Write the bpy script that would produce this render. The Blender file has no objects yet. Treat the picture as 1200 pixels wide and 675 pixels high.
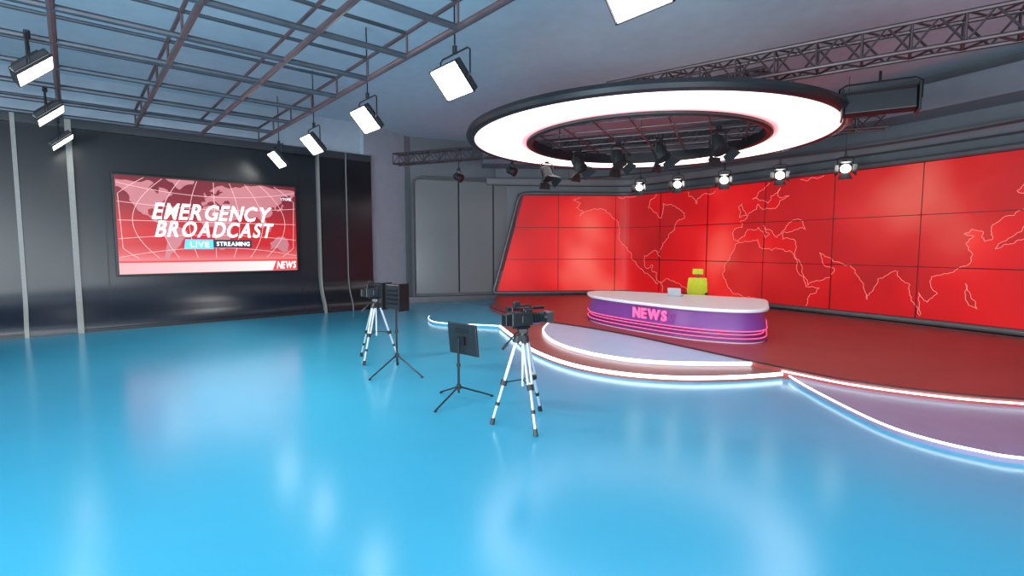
import bpy, bmesh, math, random
from mathutils import Vector, Matrix
random.seed(7)
scene = bpy.context.scene
COL = scene.collection
try:
    scene.view_settings.view_transform = 'Standard'
except Exception:
    pass

# ------------------------------------------------------------------ helpers
def mat(name, color, rough=0.5, metal=0.0, emit=None, es=0.0, var=0.0, vscale=3.0, bump=0.0, bscale=40.0, coat=0.0, spec=0.5):
    m = bpy.data.materials.new(name); m.use_nodes = True
    nt = m.node_tree; b = nt.nodes['Principled BSDF']
    b.inputs['Base Color'].default_value = (*color, 1)
    b.inputs['Roughness'].default_value = rough
    b.inputs['Metallic'].default_value = metal
    b.inputs['Specular IOR Level'].default_value = spec
    b.inputs['Coat Weight'].default_value = coat
    b.inputs['Coat Roughness'].default_value = 0.08
    if emit:
        b.inputs['Emission Color'].default_value = (*emit, 1)
        b.inputs['Emission Strength'].default_value = es
    tc = nt.nodes.new('ShaderNodeTexCoord')
    if var > 0:
        n = nt.nodes.new('ShaderNodeTexNoise'); n.inputs['Scale'].default_value = vscale
        n.inputs['Detail'].default_value = 4
        nt.links.new(tc.outputs['Object'], n.inputs['Vector'])
        r = nt.nodes.new('ShaderNodeValToRGB')
        r.color_ramp.elements[0].position = 0.3; r.color_ramp.elements[1].position = 0.7
        r.color_ramp.elements[0].color = (*[c * (1 - var) for c in color], 1)
        r.color_ramp.elements[1].color = (*[min(1, c * (1 + var)) for c in color], 1)
        nt.links.new(n.outputs['Fac'], r.inputs['Fac'])
        nt.links.new(r.outputs['Color'], b.inputs['Base Color'])
    if bump > 0:
        n2 = nt.nodes.new('ShaderNodeTexNoise'); n2.inputs['Scale'].default_value = bscale
        nt.links.new(tc.outputs['Object'], n2.inputs['Vector'])
        bp = nt.nodes.new('ShaderNodeBump'); bp.inputs['Strength'].default_value = bump
        bp.inputs['Distance'].default_value = 0.02
        nt.links.new(n2.outputs['Fac'], bp.inputs['Height'])
        nt.links.new(bp.outputs['Normal'], b.inputs['Normal'])
    return m

class MB:
    def __init__(s, M=None):
        s.v = []; s.f = []; s.M = M or Matrix()
    def add(s, vs, fs):
        o = len(s.v)
        s.v += [tuple(s.M @ Vector(x)) for x in vs]
        s.f += [tuple(i + o for i in f) for f in fs]
        return s
    def box(s, c, d, R=None):
        hx, hy, hz = d[0] / 2, d[1] / 2, d[2] / 2
        vs = [Vector((x, y, z)) for x in (-hx, hx) for y in (-hy, hy) for z in (-hz, hz)]
        if R: vs = [R @ x for x in vs]
        vs = [x + Vector(c) for x in vs]
        return s.add(vs, [(0, 1, 3, 2), (4, 6, 7, 5), (0, 4, 5, 1), (2, 3, 7, 6), (0, 2, 6, 4), (1, 5, 7, 3)])
    def cyl(s, p0, p1, r0, r1=None, n=14):
        if r1 is None: r1 = r0
        p0 = Vector(p0); p1 = Vector(p1); d = (p1 - p0).normalized()
        u = d.orthogonal().normalized(); w = d.cross(u)
        vs = []
        for p, r in ((p0, r0), (p1, r1)):
            for i in range(n):
                a = 2 * math.pi * i / n
                vs.append(p + u * (r * math.cos(a)) + w * (r * math.sin(a)))
        fs = [(i, (i + 1) % n, n + (i + 1) % n, n + i) for i in range(n)]
        fs += [tuple(range(n))[::-1], tuple(range(n, 2 * n))]
        return s.add(vs, fs)
    def tube(s, pts, r, n=8, closed=False):
        pts = [Vector(p) for p in pts]; N = len(pts); vs = []; fs = []
        prev = None
        for i, p in enumerate(pts):
            if closed: d = pts[(i + 1) % N] - pts[i - 1]
            else: d = pts[min(i + 1, N - 1)] - pts[max(i - 1, 0)]
            d.normalize()
            if prev is None:
                up = Vector((0, 0, 1)) if abs(d.z) < 0.9 else Vector((1, 0, 0))
                u = d.cross(up).normalized()
            else:
                u = (prev - d * prev.dot(d)).normalized()
            prev = u; w = u.cross(d)
            for k in range(n):
                a = 2 * math.pi * k / n
                vs.append(p + u * (r * math.cos(a)) + w * (r * math.sin(a)))
        m = N if closed else N - 1
        for i in range(m):
            a = i * n; b = ((i + 1) % N) * n
            for k in range(n):
                fs.append((a + k, a + (k + 1) % n, b + (k + 1) % n, b + k))
        if not closed:
            fs += [tuple(range(n)), tuple(range((N - 1) * n, N * n))[::-1]]
        return s.add(vs, fs)
    def prism(s, poly, z0, z1):
        n = len(poly)
        vs = [(x, y, z0) for x, y in poly] + [(x, y, z1) for x, y in poly]
        fs = [(i, (i + 1) % n, n + (i + 1) % n, n + i) for i in range(n)]
        fs += [tuple(range(n))[::-1], tuple(range(n, 2 * n))]
        return s.add(vs, fs)
    def loft(s, rings, cap=True, closed=True):
        n = len(rings[0]); vs = [p for r in rings for p in r]; fs = []
        for i in range(len(rings) - 1):
            for k in range(n if closed else n - 1):
                a = i * n + k; b = i * n + (k + 1) % n
                fs.append((a, b, b + n, a + n))
        if cap and closed:
            fs += [tuple(range(n))[::-1], tuple(range((len(rings) - 1) * n, len(rings) * n))]
        return s.add(vs, fs)
    def ribbon(s, path, z0, z1, w, closed=False):
        N = len(path); P = [Vector((x, y, 0)) for x, y in path]; rings = []
        for i in range(N):
            if closed: d = P[(i + 1) % N] - P[i - 1]
            else: d = P[min(i + 1, N - 1)] - P[max(i - 1, 0)]
            d.normalize(); nn = Vector((-d.y, d.x, 0)) * (w / 2)
            a = P[i] - nn; b = P[i] + nn
            rings.append([(a.x, a.y, z0), (b.x, b.y, z0), (b.x, b.y, z1), (a.x, a.y, z1)])
        if closed: rings.append(rings[0])
        return s.loft(rings, cap=not closed)
    def lathe(s, prof, n=96, c=(0, 0)):
        vs = []; m = len(prof)
        for i in range(n):
            a = 2 * math.pi * i / n
            for r, z in prof: vs.append((c[0] + r * math.cos(a), c[1] + r * math.sin(a), z))
        fs = []
        for i in range(n):
            for k in range(m):
                a = i * m + k; b = i * m + (k + 1) % m
                c2 = ((i + 1) % n) * m
                fs.append((a, b, c2 + (k + 1) % m, c2 + k))
        return s.add(vs, fs)
    def obj(s, name, material, parent=None, bevel=0.0, smooth=False, label=None):
        me = bpy.data.meshes.new(name); me.from_pydata(s.v, [], s.f); me.update()
        bm = bmesh.new(); bm.from_mesh(me)
        bmesh.ops.recalc_face_normals(bm, faces=bm.faces); bm.to_mesh(me); bm.free()
        if smooth:
            me.polygons.foreach_set('use_smooth', [True] * len(me.polygons))
            try: me.set_sharp_from_angle(angle=math.radians(38))
            except Exception: pass
        me.materials.append(material)
        o = bpy.data.objects.new(name, me); COL.objects.link(o)
        if parent: o.parent = parent
        if bevel > 0:
            b = o.modifiers.new('bev', 'BEVEL'); b.width = bevel; b.segments = 2; b.limit_method = 'ANGLE'
        if label: o['label'] = label
        return o

def meta(o, label, cat, group=None, kind=None):
    o['label'] = label; o['category'] = cat
    if group: o['group'] = group
    if kind: o['kind'] = kind
    return o
def thing(name, loc, rot=(0, 0, 0), label='', cat='', group=None):
    e = bpy.data.objects.new(name, None); COL.objects.link(e)
    e.location = loc; e.rotation_euler = rot; e.empty_display_size = 0.2
    return meta(e, label, cat, group)
def structure(o): o['kind'] = 'structure'; return o
def cr(pts, n=8, closed=False):
    out = []; N = len(pts)
    rng = range(N) if closed else range(N - 1)
    for i in rng:
        if closed: p = [pts[(i + k) % N] for k in (-1, 0, 1, 2)]
        else: p = [pts[max(i - 1, 0)], pts[i], pts[i + 1], pts[min(i + 2, N - 1)]]
        for j in range(n):
            t = j / n
            out.append(tuple(0.5 * (2 * p[1][k] + (p[2][k] - p[0][k]) * t + (2 * p[0][k] - 5 * p[1][k] + 4 * p[2][k] - p[3][k]) * t * t + (3 * p[1][k] - p[0][k] - 3 * p[2][k] + p[3][k]) * t ** 3) for k in range(len(pts[0]))))
    if not closed: out.append(tuple(pts[-1]))
    return out
def offs(poly, d):
    N = len(poly); A_ = sum(poly[i][0] * poly[(i + 1) % N][1] - poly[(i + 1) % N][0] * poly[i][1] for i in range(N))
    sg = 1 if A_ > 0 else -1; out = []
    for i in range(N):
        t = Vector(poly[(i + 1) % N]) - Vector(poly[i - 1]); t.normalize()
        out.append((poly[i][0] + t.y * d * sg, poly[i][1] - t.x * d * sg))
    return out
GLY = {}
def glyph(ch, bold):
    if (ch, bold) not in GLY:
        cu = bpy.data.curves.new('g', 'FONT'); cu.body = ch; cu.size = 1; cu.offset = bold; cu.extrude = 0.01; cu.resolution_u = 6
        o = bpy.data.objects.new('tmp', cu); COL.objects.link(o)
        bpy.context.view_layer.update()
        me = bpy.data.meshes.new_from_object(o.evaluated_get(bpy.context.evaluated_depsgraph_get()))
        bpy.data.objects.remove(o)
        V = [tuple(v.co) for v in me.vertices]; F = [tuple(p.vertices) for p in me.polygons]
        x0 = min(v[0] for v in V); y0 = min(v[1] for v in V); y1 = max(v[1] for v in V); x1 = max(v[0] for v in V)
        GLY[(ch, bold)] = ([((x - x0) / .7, (y - y0) / (y1 - y0), z / .01) for x, y, z in V], F, (x1 - x0) / .7)
    return GLY[(ch, bold)]
def text(body, name, material, parent, cx, cy, z, w, h, shear=0.0, bold=0.0, ext=0.004, M=None, gap=.12):
    vs = []; fs = []; x = 0
    for ch in body:
        V, F, wd_ = glyph(ch, bold); o = len(vs)
        q = .86 if ch == 'M' and shear else 1.0
        vs += [(a * q + x, b, c) for a, b, c in V]; fs += [tuple(i + o for i in f) for f in F]
        x += wd_ * q + gap
    tot = x - gap
    out = []
    for a, b, c in vs:
        p = Vector((cx + (a / tot - .5) * w + shear * (b - .5) * h, cy + (b - .5) * h, z + c * ext))
        out.append(M @ p if M else p)
    me = bpy.data.meshes.new(name); me.from_pydata([tuple(p) for p in out], [], fs); me.update()
    me.materials.append(material)
    r = bpy.data.objects.new(name, me); COL.objects.link(r); r.parent = parent
    return r

# ------------------------------------------------------------------ materials
M_floor = mat('floor_blue_epoxy', (0.05, 0.385, 0.57), 0.205, var=0.03, vscale=0.5, spec=0.48)
M_ceil = mat('ceiling_paint', (0.50, 0.57, 0.64), 0.75, var=0.04)
M_upper = mat('upper_wall_paint', (0.34, 0.39, 0.45), 0.6, var=0.05)
M_soffit = mat('soffit_gray_paint', (0.17, 0.19, 0.22), 0.6, var=0.05)
M_wall_gray = mat('gray_wall_paint', (0.15, 0.16, 0.175), 0.5, var=0.05)
M_column = mat('black_gloss_panel', (0.010, 0.011, 0.014), 0.2)
M_silver = mat('beige_gray_strip', (0.27, 0.26, 0.24), 0.5, 0.1, var=0.08, vscale=20)
M_panel_gray = mat('gray_gloss_panel', (0.20, 0.21, 0.21), 0.24, 0.1, var=0.03, vscale=0.8)
M_frame = mat('dark_gray_frame', (0.12, 0.122, 0.128), 0.38, 0.2, var=0.1)
M_toprail = mat('dark_top_rail', (0.03, 0.032, 0.037), 0.45, var=0.1)
M_cornice = mat('cornice_gray', (0.17, 0.175, 0.185), 0.5, var=0.05)
M_baserail = mat('brown_red_base_rail', (0.12, 0.04, 0.04), 0.5, var=0.05)
M_lightpanel = mat('pale_gray_panel', (0.36, 0.40, 0.45), 0.5, var=0.05)
M_black = mat('matte_black', (0.012, 0.012, 0.014), 0.4, var=0.1)
M_blackm = mat('black_metal', (0.02, 0.02, 0.022), 0.3, 0.6, var=0.1)
M_jet = mat('jet_black_lamp_paint', (0.008, 0.008, 0.009), 0.55, var=0.1)
M_steel = mat('gray_steel_bar', (0.065, 0.07, 0.085), 0.38, 0.4, var=0.15, vscale=4)
M_steel_redlit = mat('steel_bar_red_reflection', (0.11, 0.07, 0.075), 0.38, 0.4, var=0.15, vscale=4)  # steel with the video wall's red reflection tinted into its colour
M_truss = mat('dark_truss_steel', (0.075, 0.05, 0.053), 0.4, 0.4, var=0.15, vscale=4)
M_alu = mat('tripod_aluminium', (0.75, 0.76, 0.78), 0.28, 0.6, var=0.05, vscale=10)
M_lens = mat('lens_glass', (0.01, 0.012, 0.03), 0.05, coat=1)
M_led = mat('white_led', (1, 1, 1), 0.5, emit=(0.95, 0.98, 1.0), es=2.7, var=0.01)
M_panel_on = mat('lamp_diffuser_lit', (1, 1, 1), 0.5, emit=(1, 0.98, 0.94), es=12.0, var=0.01)
M_spot_on = mat('spot_lens_lit', (1, 1, 1), 0.5, emit=(1, 0.98, 0.92), es=14.0, var=0.01)
M_stage_red = mat('red_brown_stage_floor', (0.33, 0.06, 0.052), 0.35, var=0.1, vscale=1.0, spec=0.45)
M_ringred = mat('dark_red_step', (0.30, 0.09, 0.075), 0.4, var=0.1, vscale=1.0)
M_stage_violet = mat('violet_gloss_floor', (0.28, 0.24, 0.36), 0.32, var=0.05)
M_disc = mat('pale_lavender_disc', (0.50, 0.58, 0.74), 0.36, var=0.04)
M_stage_blue = mat('blue_step', (0.05, 0.36, 0.55), 0.3, var=0.04)
M_desk = mat('purple_laminate_glow', (0.16, 0.04, 0.22), 0.4, emit=(0.42, 0.08, 0.50), es=0.11, var=0.06)  # violet glow on the desk body put in as faint emission
M_deskdark = mat('dark_purple_laminate', (0.12, 0.03, 0.15), 0.4, var=0.06)
M_desktop = mat('white_desktop', (0.80, 0.80, 0.80), 0.35, var=0.02)
M_neon = mat('pink_neon', (.8, 0.1, 0.3), 0.4, emit=(1.0, 0.12, 0.26), es=0.8, var=0.01)
M_basepink = mat('pink_base_glow', (0.8, 0.4, 0.5), 0.4, emit=(1.0, 0.4, 0.55), es=.3, var=0.01)
M_lime = mat('lime_upholstery', (0.56, 0.60, 0.01), 0.6, var=0.06, vscale=20, bump=0.2, bscale=150)
M_paper = mat('light_gray_plastic', (0.45, 0.46, 0.5), 0.4, var=0.02)
M_white_txt = mat('screen_white', (1, 1, 1), 0.5, emit=(1, 1, 1), es=1.0, var=0.01)
M_cyan = mat('screen_cyan', (0.1, 0.5, 0.8), 0.5, emit=(0.08, 0.45, 0.80), es=0.9, var=0.01)
M_navy = mat('screen_black', (0.02, 0.02, 0.03), 0.4, emit=(0.01, 0.02, 0.04), es=1, var=0.01)
M_redbox = mat('screen_red', (0.7, 0.03, 0.03), 0.4, emit=(0.62, 0.03, 0.03), es=1, var=0.01)
M_cont = mat('screen_continent', (0.3, 0.1, 0.1), 0.4, emit=(0.46, 0.16, 0.19), es=0.9, var=0.1, vscale=2)
M_line = mat('screen_line', (.5, 0.3, 0.3), 0.4, emit=(0.80, 0.50, 0.50), es=0.9, var=0.01)
M_maplines = mat('map_coast_line', (.5, 0.2, 0.2), 0.4, emit=(0.88, 0.36, 0.32), es=0.95, var=0.01)
M_cross = mat('seam_cross_dark', (0.12, 0.0, 0.01), 0.4, var=0.01)

def ramp_mat(name, axis, lo, hi, stops, es=1.0, base=(0.1, .01, .01), rough=.3):
    m = bpy.data.materials.new(name); m.use_nodes = True
    nt = m.node_tree; b = nt.nodes['Principled BSDF']; b.inputs['Roughness'].default_value = rough
    tc = nt.nodes.new('ShaderNodeTexCoord')
    mr = nt.nodes.new('ShaderNodeMapRange'); mr.inputs['From Min'].default_value = lo; mr.inputs['From Max'].default_value = hi
    if axis == 'R':
        vm = nt.nodes.new('ShaderNodeVectorMath'); vm.operation = 'LENGTH'
        nt.links.new(tc.outputs['Object'], vm.inputs[0]); nt.links.new(vm.outputs['Value'], mr.inputs['Value'])
    else:
        sp = nt.nodes.new('ShaderNodeSeparateXYZ')
        nt.links.new(tc.outputs['Object'], sp.inputs[0]); nt.links.new(sp.outputs[axis], mr.inputs['Value'])
    r = nt.nodes.new('ShaderNodeValToRGB'); e = r.color_ramp.elements
    e[0].position = stops[0][0]; e[0].color = (*stops[0][1], 1)
    e[1].position = stops[-1][0]; e[1].color = (*stops[-1][1], 1)
    for p, c in stops[1:-1]:
        x = e.new(p); x.color = (*c, 1)
    nt.links.new(mr.outputs[0], r.inputs[0])
    if es > 0:
        b.inputs['Base Color'].default_value = (*base, 1)
        nt.links.new(r.outputs[0], b.inputs['Emission Color']); b.inputs['Emission Strength'].default_value = es
    else:
        nt.links.new(r.outputs[0], b.inputs['Base Color'])
    return m
M_screen = ramp_mat('broadcast_background', 'Y', -1.375, 1.375, [(0.0, (0.80, 0.42, 0.45)), (0.12, (0.78, 0.26, 0.28)), (0.20, (0.70, 0.08, 0.09)), (0.30, (0.56, 0.012, 0.02)), (0.45, (0.60, 0.012, 0.015)), (0.62, (0.36, 0.012, 0.02)), (0.8, (0.17, 0.01, 0.025)), (1.0, (0.11, 0.008, 0.02))])
M_band = ramp_mat('banner_gradient', 'X', -2.4, 1.7, [(0.0, (0.85, 0.45, 0.48)), (0.5, (0.95, 0.72, 0.74)), (1.0, (1, .97, .97))])
M_ring_on = ramp_mat('ring_diffuser', 'R', 2.76, 3.98, [(0.0, (0.30, 0.05, 0.05)), (0.08, (0.45, 0.16, 0.15)), (0.22, (0.85, 0.72, 0.70)), (0.35, (1, 0.98, 0.97)), (0.88, (1, 0.98, 0.97)), (1.0, (0.40, 0.26, 0.26))], es=3.0, base=(.8, .8, .8))
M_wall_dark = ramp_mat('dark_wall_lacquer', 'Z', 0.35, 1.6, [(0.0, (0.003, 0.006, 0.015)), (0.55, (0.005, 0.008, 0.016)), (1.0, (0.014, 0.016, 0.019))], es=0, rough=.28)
def videowall_material(name, mul, add):
    m = bpy.data.materials.new(name); m.use_nodes = True
    nt = m.node_tree; b = nt.nodes['Principled BSDF']; b.inputs['Roughness'].default_value = 0.4
    b.inputs['Specular IOR Level'].default_value = 0.25
    tc = nt.nodes.new('ShaderNodeTexCoord')
    n = nt.nodes.new('ShaderNodeTexNoise'); n.inputs['Scale'].default_value = 0.24; n.inputs['Detail'].default_value = 2; n.inputs['Roughness'].default_value = 0.45
    nt.links.new(tc.outputs['Object'], n.inputs['Vector'])
    r = nt.nodes.new('ShaderNodeValToRGB'); e = r.color_ramp.elements
    def C(c): return (*[x * mul + a for x, a in zip(c, add)], 1)
    e[0].position = 0.36; e[0].color = C((0.42, 0.003, 0.006))
    e[1].position = 0.68; e[1].color = C((0.88, 0.13, 0.10))
    x = e.new(0.48); x.color = C((0.60, 0.006, 0.009))
    x = e.new(0.57); x.color = C((0.74, 0.025, 0.022))
    nt.links.new(n.outputs['Fac'], r.inputs[0])
    b.inputs['Base Color'].default_value = (0.2, 0.01, 0.01, 1)
    nt.links.new(r.outputs[0], b.inputs['Emission Color']); b.inputs['Emission Strength'].default_value = 0.95
    return m
M_vwall = videowall_material('video_wall_red', 1.0, (0, 0, 0))
M_vcont = videowall_material('video_wall_continent', 0.72, (0, 0.004, 0.004))

# ------------------------------------------------------------------ world map data (longitude, latitude)
NAM = [(-168,66),(-156,71),(-141,70),(-128,70),(-115,68),(-95,72),(-85,68),(-94,60),(-85,56),(-80,52),(-78,58),(-78,62),(-70,61),(-65,59),(-56,52),(-65,48),(-66,44),(-71,42),(-75,37),(-81,31),(-80,26),(-83,30),(-90,29),(-97,27),(-97,21),(-94,18),(-88,21),(-88,16),(-83,15),(-83,10),(-79,9),(-84,8),(-92,14),(-105,20),(-110,24),(-114,30),(-118,34),(-124,40),(-124,48),(-132,55),(-140,60),(-152,59),(-162,55),(-158,58),(-165,61),(-161,64)]
GRL = [(-45,60),(-52,65),(-55,70),(-68,76),(-60,82),(-30,83),(-20,77),(-22,70),(-38,66)]
SAM = [(-79,9),(-72,12),(-60,9),(-50,2),(-35,-6),(-39,-14),(-48,-27),(-57,-37),(-65,-42),(-68,-53),(-75,-50),(-71,-30),(-70,-18),(-81,-5),(-77,4)]
AFR = [(-6,35),(10,37),(11,33),(20,31),(32,31),(35,27),(43,12),(51,12),(44,3),(40,-4),(40,-15),(33,-26),(27,-34),(18,-34),(12,-17),(9,-1),(9,4),(-8,5),(-17,14),(-17,21),(-10,30)]
EUR = [(-9,37),(-9,43),(-2,44),(-4,48),(2,51),(8,54),(9,57),(12,54),(20,54),(24,58),(30,60),(22,61),(24,65),(18,61),(16,57),(11,59),(5,60),(10,64),(18,69),(28,71),(40,67),(45,68),(60,69),(70,73),(80,73),(100,77),(113,74),(130,71),(150,71),(170,69),(180,67),(178,63),(164,60),(162,56),(157,51),(156,58),(160,61),(150,59),(140,58),(136,54),(141,52),(140,47),(131,43),(128,39),(129,36),(126,35),(125,39),(121,40),(118,38),(122,37),(119,34),(122,30),(119,25),(110,21),(106,20),(109,13),(105,9),(101,13),(103,2),(98,9),(97,16),(91,22),(86,20),(80,14),(77,8),(73,17),(70,22),(62,25),(57,27),(50,30),(52,25),(59,22),(52,16),(44,13),(35,29),(35,36),(27,37),(27,41),(35,42),(41,42),(38,47),(31,46),(28,42),(23,38),(19,42),(13,45),(18,40),(15,38),(10,44),(3,43),(0,39),(-5,36)]
JPN = [(130,32),(136,34),(141,36),(142,40),(145,43),(141,45),(140,41),(136,37),(131,34)]
GBR = [(-5,50),(1,51),(0,53),(-3,58),(-6,56),(-4,53)]
PHL = [(120,18),(122,14),(125,8),(122,9),(120,14)]
AUS = [(114,-22),(122,-18),(130,-12),(137,-12),(142,-11),(153,-26),(150,-38),(140,-38),(130,-32),(115,-34)]
BOR = [(109,2),(113,4),(117,7),(119,4),(116,-3),(111,-3)]
def jitter(pts, depth=3, amp=.22):
    for _ in range(depth):
        out = []
        for i in range(len(pts) - 1):
            a, b = pts[i], pts[i + 1]
            l = math.hypot(b[0] - a[0], b[1] - a[1])
            dx, dy = -(b[1] - a[1]) / (l + 1e-6), (b[0] - a[0]) / (l + 1e-6)
            q = random.uniform(-amp, amp) * l
            out += [a, ((a[0] + b[0]) / 2 + dx * q, (a[1] + b[1]) / 2 + dy * q)]
        out.append(pts[-1]); pts = out
    return pts
def clipped_mesh(poly, x0, x1, y0, y1, step=None):
    bm = bmesh.new()
    vs = [bm.verts.new((x, y, 0)) for x, y in poly]
    bm.faces.new(vs); bmesh.ops.triangulate(bm, faces=bm.faces[:])
    for co, no in (((x0, 0, 0), (-1, 0, 0)), ((x1, 0, 0), (1, 0, 0)), ((0, y0, 0), (0, -1, 0)), ((0, y1, 0), (0, 1, 0))):
        bmesh.ops.bisect_plane(bm, geom=bm.verts[:] + bm.edges[:] + bm.faces[:], plane_co=co, plane_no=no, clear_outer=True)
    if step and bm.verts:
        a = min(v.co.x for v in bm.verts); b = max(v.co.x for v in bm.verts); x = a + step
        while x < b:
            bmesh.ops.bisect_plane(bm, geom=bm.verts[:] + bm.edges[:] + bm.faces[:], plane_co=(x, 0, 0), plane_no=(1, 0, 0)); x += step
    V = [tuple(v.co) for v in bm.verts]
    bm.verts.index_update(); F = [tuple(v.index for v in f.verts) for f in bm.faces]
    bm.free(); return V, F
def clip_runs(pts, ok):
    runs = []; cur = []
    for p in pts:
        if ok(p): cur.append(p)
        else:
            if len(cur) > 2: runs.append(cur)
            cur = []
    if len(cur) > 2: runs.append(cur)
    return runs

# ------------------------------------------------------------------ frames of reference
A = Vector((0.759, 0.651, 0)).normalized(); NRM = Vector((A.y, -A.x, 0))
ANG = math.atan2(A.y, A.x)
WP = Vector((-10.13, 15.06, 0))
def lw(t, off, z): return tuple(WP + A * t + NRM * off + Vector((0, 0, z)))
CEIL = 6.9
W = [(-0.7, 22.5), (2, 22.75), (4.2, 22.9), (4.95, 22.9), (5.45, 22.6), (6.05, 21.95), (7.4, 20.2), (8.7, 18.1), (9.85, 16.1), (10.95, 14.1), (11.95, 12.0), (12.9, 9.8), (13.6, 7.5)]
WS = cr(W, 8)
CUM = [0]
for i in range(len(WS) - 1): CUM.append(CUM[-1] + math.hypot(WS[i + 1][0] - WS[i][0], WS[i + 1][1] - WS[i][1]))
SL = CUM[-1]
def wp(s, off=0.0):
    i = 0
    while i < len(CUM) - 2 and CUM[i + 1] < s: i += 1
    a = Vector(WS[i]); b = Vector(WS[i + 1]); d = (b - a).normalized()
    p = a + d * (s - CUM[i]); n = Vector((d.y, -d.x))
    return (p.x + n.x * off, p.y + n.y * off)

# ------------------------------------------------------------------ room
structure(MB().box((0, 9, -0.1), (44, 36, 0.2)).obj('floor', M_floor))
structure(MB().box((0, 9, CEIL + 0.1), (44, 36, 0.2)).obj('ceiling', M_ceil))
PROF = [(-0.35, 5.7), (-0.35, 1.35), (-0.34, 1.15), (-0.31, 0.95), (-0.26, 0.77), (-0.19, 0.60), (-0.10, 0.44), (-0.02, 0.28), (0.02, 0.14), (0.02, 0.0)]
def wstrip(t0, t1, off, name, m, prof=PROF, smooth=True):
    pr = [(a + off, z) for a, z in prof] + [(-0.6, prof[-1][1]), (-0.6, prof[0][1])]
    rings = [[lw(t, a, z) for a, z in pr] for t in (t0, t1)]
    return structure(MB().loft(rings).obj(name, m, smooth=smooth))
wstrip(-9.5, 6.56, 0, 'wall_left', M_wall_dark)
structure(MB().loft([[lw(t, a, z) for a, z in ((-0.6, 5.7), (-0.42, 5.7), (-0.42, CEIL), (-0.6, CEIL))] for t in (-9.5, 6.56)]).obj('trim_1', M_upper))
structure(MB().loft([[lw(t, a, z) for a, z in ((-0.5, 5.48), (-0.2, 5.48), (-0.2, 5.72), (-0.5, 5.72))] for t in (-9.5, 6.56)]).obj('trim_2', M_toprail))
structure(MB().loft([[lw(t, a, z) for a, z in ((0.0, 0.0), (0.10, 0.0), (0.10, 0.09), (0.0, 0.09))] for t in (-9.5, 6.56)]).obj('baseboard_left', M_black))
k = 3
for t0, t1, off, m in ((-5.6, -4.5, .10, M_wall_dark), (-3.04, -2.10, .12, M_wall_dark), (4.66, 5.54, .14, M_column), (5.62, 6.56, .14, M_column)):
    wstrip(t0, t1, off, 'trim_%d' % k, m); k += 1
for t, w_ in ((-4.45, .07), (-3.09, .09), (-2.03, .13), (4.58, .08), (5.58, .03)):
    wstrip(t - w_ / 2, t + w_ / 2, .16, 'trim_%d' % k, M_silver); k += 1
for t in (-1.35, 3.95):
    wstrip(t - .012, t + .012, .012, 'trim_%d' % k, M_black); k += 1
def vwallstrip(name, pts, z0, z1, m, th=0.2):
    return structure(MB().ribbon(pts, z0, z1, th).obj(name, m))
vwallstrip('wall_back', [(-5.6, 19.4), (-4.55, 21.6)], 0, CEIL, M_lightpanel)
vwallstrip('wall_back_1', [(-4.6, 21.55), (-4.3, 21.9), (0.0, 23.4), (3.6, 23.7)], 0, CEIL, M_wall_gray)
pa = Vector((-4.12, 21.55)); pb = Vector((-0.05, 22.95)); dd = (pb - pa)
for i, (a, b) in enumerate(((0.02, .44), (.455, .80), (.815, 1.15))):
    p0 = pa + dd * a; p1 = pa + dd * b
    vwallstrip('trim_%d' % k, [tuple(p0), tuple(p1)], 0.35, 5.12, M_panel_gray, .08); k += 1
fr = [(*(pa + dd * 0), .15)] + [(*(pa + dd * 0), 4.85)] + [(*(pa + dd * .02), 5.1), (*(pa + dd * .08), 5.22)] + [(*(pa + dd * 1.6), 5.24)]
fr = [(x, y - .08, z) for x, y, z in fr]
structure(MB().tube(fr, .05, 8).obj('trim_%d' % k, M_frame, smooth=True)); k += 1
vwallstrip('baseboard_back', [(-4.5, 21.3), (0, 22.7)], 0, .22, M_frame, .15)
wr = [wp(s, -.4) for s in [i * SL / 60 for i in range(61)]] + [(14.9, 4), (15, -6)]
vwallstrip('wall_right', wr, 0, CEIL, M_wall_gray, .2)
def sweep_wall(name, s0, s1, prof, m, n=80, smooth=True):
    rings = []
    for i in range(n + 1):
        s = s0 + (s1 - s0) * i / n
        rings.append([(*wp(s, o), z) for o, z in prof])
    return structure(MB().loft(rings).obj(name, m, smooth=smooth))
sweep_wall('trim_%d' % k, -.4, SL, [(-.29, 5.0), (.10, 5.0), (.14, 5.05), (.14, 5.25), (.10, 5.30), (-.29, 5.30)], M_cornice); k += 1
sweep_wall('trim_%d' % k, -.6, SL, [(-.29, 5.75), (.4, 5.85), (.6, 6.1), (.65, 6.45), (-.29, 6.6)], M_soffit); k += 1
sweep_wall('baseboard_right', 3, SL, [(-.28, 0), (.26, 0), (.26, .22), (-.28, .22)], M_baserail); k += 1
L1 = lw(-9.5, -.4, 0)
vwallstrip('wall_left_1', [(L1[0], L1[1]), (L1[0] - .3, -6)], 0, CEIL, M_upper)
vwallstrip('wall_front', [(-18, -6), (15.2, -6)], 0, CEIL, M_upper)

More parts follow.
